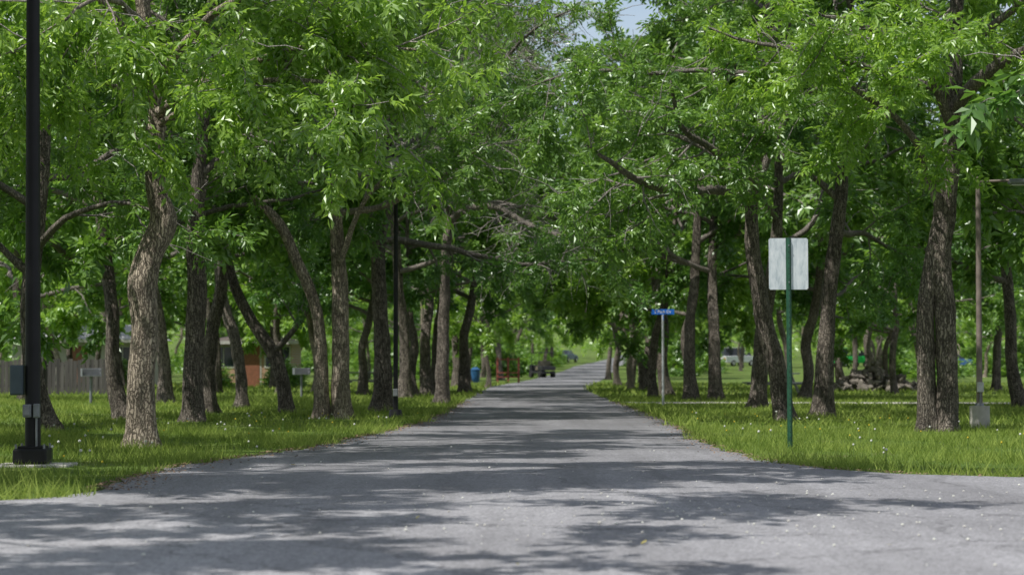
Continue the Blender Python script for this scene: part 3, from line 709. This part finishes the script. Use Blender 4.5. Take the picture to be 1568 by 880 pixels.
TIRE=pmat('tyre_rubber',(0.02,0.02,0.02),0.9); CG=pmat('car_glass',(0.02,0.025,0.03),0.05); HUB=pmat('wheel_metal',(0.5,0.5,0.5),0.3,0.8)
def car(X,Y,rz,col,kind='sedan'):
    e=empty('parked_car' if kind=='sedan' else 'parked_van',(X,Y,float(terr(Y))),rz)
    paint=pmat('car_paint',col,0.25,0.1,0.03)
    if kind=='sedan':
        body=[(-2.2,.35),(-2.25,.75),(-2.1,.95),(-1.5,1.0),(1.2,.98),(2.05,.85),(2.25,.65),(2.25,.35)]
        cab=[(-1.6,.99),(-1.15,1.42),(0.25,1.45),(1.05,.98)]
    else:
        body=[(-2.5,.4),(-2.55,1.1),(1.3,1.15),(2.3,1.0),(2.5,.7),(2.5,.4)]
        cab=[(-2.5,1.1),(-2.4,2.0),(0.9,2.0),(1.6,1.12)]
    def ext(name,prof,w0,w1,mat,bev):
        bm=bmesh.new(); zs=[p[1] for p in prof]; z0,z1=min(zs),max(zs)
        a=[];b=[]
        for x,z in prof:
            t=(z-z0)/(z1-z0); w=w0+(w1-w0)*t; a.append(bm.verts.new((x,-w,z))); b.append(bm.verts.new((x,w,z)))
        n=len(prof)
        for i in range(n): bm.faces.new((a[i],a[(i+1)%n],b[(i+1)%n],b[i]))
        bm.faces.new(a[::-1]); bm.faces.new(b); bmesh.ops.recalc_face_normals(bm,faces=bm.faces)
        return bmobj(name,bm,[mat],e,bevel=bev)
    ext('body',body,0.88,0.86,paint,0.05); ext('cabin_windows',cab,0.80,0.66,CG,0.03)
    zt=max(p[1] for p in cab); xs=[p[0] for p in cab if p[1]>zt-0.1]
    box('roof',((min(xs)+max(xs))/2,0,zt),(max(xs)-min(xs)+0.1,1.34,0.06),paint,e,0.02)
    for i,x in enumerate((-1.4,1.4)):
        for j,y in enumerate((-0.82,0.82)):
            cyl('wheel_%d%d'%(i,j),(x,y,0.33),0.33,0.33,0.2,TIRE,e,20,(PI/2,0,0)); cyl('hub_%d%d'%(i,j),(x,y*1.13,0.33),0.2,0.2,0.03,HUB,e,12,(PI/2,0,0))
    for j in (-1,1):
        box('headlight_%d'%(j+1),(2.2 if kind=='sedan' else 2.46,j*0.62,0.72),(0.1,0.3,0.13),GLASS,e,0.02)
        box('taillight_%d'%(j+1),(-2.22 if kind=='sedan' else -2.53,j*0.65,0.8),(0.06,0.25,0.13),pmat('tail_red',(0.5,0.02,0.02),0.3),e,0.02)
    return e
car(hx(1302,245),245,0.5,(0.02,0.45,0.08),'van')
car(hx(1128,250),250,0.7,(0.7,0.71,0.73),'van')
car(hx(866,280),280,1.2,(0.04,0.08,0.18)); car(hx(1045,240),240,PI,(0.4,0.4,0.42))
car(hx(1460,230),230,0,(0.05,0.12,0.3))
X=hx(830,165);Y=165
e=empty('golf_cart',(X,Y,float(terr(Y))),PI/2+0.4)
CP=pmat('cart_paint',(0.03,0.03,0.035),0.4)
box('chassis',(0,0,0.38),(2.3,1.1,0.16),CP,e,0.04); box('front_cowl',(0.95,0,0.68),(0.4,1.1,0.5),CP,e,0.08)
box('seat',(-0.1,0,0.68),(0.5,1.0,0.3),pmat('seat_vinyl',(0.2,0.17,0.13),0.6),e,0.05); box('seat_back',(-0.38,0,1.0),(0.12,1.0,0.45),pmat('seat_vinyl2',(0.2,0.17,0.13),0.6),e,0.04)
box('cargo_bed',(-0.85,0,0.68),(0.7,1.1,0.3),CP,e,0.03); box('roof',(0,0,1.82),(1.7,1.15,0.06),CP,e,0.03)
for i,(a,b) in enumerate([(.75,.5),(.75,-.5),(-.6,.5),(-.6,-.5)]): cyl('roof_post_%d'%(i+1),(a,b,1.25),0.025,0.025,1.15,CP,e,8)
for i,(a,b) in enumerate([(.8,.5),(.8,-.5),(-.8,.5),(-.8,-.5)]): cyl('wheel_%d'%(i+1),(a,b,0.25),0.25,0.25,0.2,TIRE,e,16,(PI/2,0,0))
RED=pmat('red_paint',(0.24,0.06,0.045),0.7)
X,Y=gp(778,587)
e=empty('red_gate',(X,Y,float(terr(Y))))
for i,x in enumerate((-0.6,0,0.6)): box('gate_post_%d'%(i+1),(x,0,0.72),(0.11,0.09,1.5),RED,e,0.005)
for i,z in enumerate((0.35,0.6,1.35)): box('rail_%d'%(i+1),(0,-0.06,z),(1.3,0.04,0.06),RED,e,0.004)
X,Y=gp(728,586)
e=empty('trash_bin',(X,Y,0)); BB=pmat('blue_plastic',(0.02,0.09,0.22),0.4)
cyl('bin_body',(0,0,0.38),0.24,0.29,0.76,BB,e,20); cyl('bin_rim',(0,0,0.77),0.31,0.31,0.05,BB,e,20); cyl('bin_lid',(0,0,0.86),0.30,0.11,0.13,BB,e,20)
def grill(px,py):
    X,Y=gp(px,py); e=empty('park_grill',(X,Y,0),0.3)
    cyl('post',(0,0,0.35),0.04,0.04,0.75,GREY,e,10)
    box('firebox_floor',(0,0,0.74),(0.5,0.38,0.03),GREY,e,0); box('firebox_back',(0,0.185,0.84),(0.5,0.02,0.2),GREY,e,0)
    for s in (-1,1): box('firebox_side_%d'%(s+1),(s*0.245,0,0.84),(0.02,0.34,0.2),GREY,e,0)
    for i in range(8): box('grate_bar_%d'%i,(-0.2+i*0.057,-0.02,0.93),(0.012,0.36,0.012),GREY,e,0)
grill(140,618); grill(462,608)
def table(px,py,rz):
    X,Y=gp(px,py); e=empty('picnic_table',(X,Y,0),rz)
    M=pmat('table_grey',(0.35,0.35,0.33),0.8)
    for i in range(4): box('top_plank_%d'%i,(0,-0.3+i*0.2,0.75),(1.8,0.18,0.045),M,e,0.004)
    for s in (-1,1):
        box('bench_%d'%(s+1),(0,s*0.72,0.45),(1.8,0.26,0.045),M,e,0.004)
        box('cross_%d'%(s+1),(s*0.65,0,0.41),(0.07,1.6,0.07),M,e,0)
        for t in (-1,1): box('leg_%d%d'%(s+1,t+1),(s*0.58,t*0.38,0.36),(0.06,0.07,0.85),M,e,0,(rad(t*25),0,0))
table(548,600,0.5); table(1190,606,1.0)
STONE=pmat('rubble_stone',(0.20,0.175,0.15),0.95,0,0.5,3,0.5)
X,Y=gp(1340,598)
bm=bmesh.new(); rr_=np.random.default_rng(6)
for i in range(190):
    x=rr_.normal(0,0.95); x=max(-1.9,min(1.9,x)); y=rr_.normal(0,0.45); hmax=1.1*math.exp(-(x/1.3)**2)*math.exp(-(y/0.7)**2); z=hmax*rr_.random()+0.05
    M=Matrix.Translation((x,y,z))@Matrix.Rotation(rr_.random()*6,4,(rr_.random(),rr_.random(),1))@Matrix.Diagonal((0.26*(.5+rr_.random()),0.14*(.5+rr_.random()),0.09*(.5+rr_.random()),1))
    res=bmesh.ops.create_icosphere(bm,subdivisions=1,radius=1,matrix=M)
    for v in res['verts']: v.co+=Vector(rr_.normal(0,0.018,3))
bmobj('rubble_pile',bm,[STONE],None,(X,Y,0))

# ---------------------------------------------------------------- light, sky
EL=58
SV=Vector((-0.80,-0.60,0)).normalized()*math.cos(rad(EL)); SV.z=math.sin(rad(EL))
sun=bpy.data.lights.new('sun','SUN'); sun.energy=5; sun.angle=rad(0.45); sun.color=(1.0,0.97,0.92)
so=addobj('sun',sun,(0,0,30)); so.rotation_euler=SV.to_track_quat('Z','Y').to_euler()
w=bpy.data.worlds.new('World'); scene.world=w; w.use_nodes=True; nt=w.node_tree; nt.nodes.clear()
out=nt.nodes.new('ShaderNodeOutputWorld'); bg=nt.nodes.new('ShaderNodeBackground'); sk=nt.nodes.new('ShaderNodeTexSky')
sk.sky_type='NISHITA'; sk.sun_disc=False; sk.sun_elevation=rad(EL); sk.sun_rotation=math.atan2(SV.x,SV.y)
tc=nt.nodes.new('ShaderNodeTexCoord'); cn=noise(nt,tc.outputs['Generated'],3.0,4,0.6); cr=ramp(nt,[(0.38,0.15),(0.60,0.9)]); nt.links.new(cn.outputs['Fac'],cr.inputs[0])
c=mixc(nt,cr.outputs[0],sk.outputs[0],(5.6,5.8,6.3))
nt.links.new(c,bg.inputs[0]); bg.inputs[1].default_value=0.13; nt.links.new(bg.outputs[0],out.inputs[0])

cam=bpy.data.cameras.new('camera'); cam.lens=80; cam.sensor_width=36; cam.clip_end=5000; cam.clip_start=0.1
cam.dof.use_dof=True; cam.dof.focus_distance=27; cam.dof.aperture_fstop=2.8
co=addobj('camera',cam,(0,0,CH),(PI/2+math.atan(120/FPX),0,0)); scene.camera=co
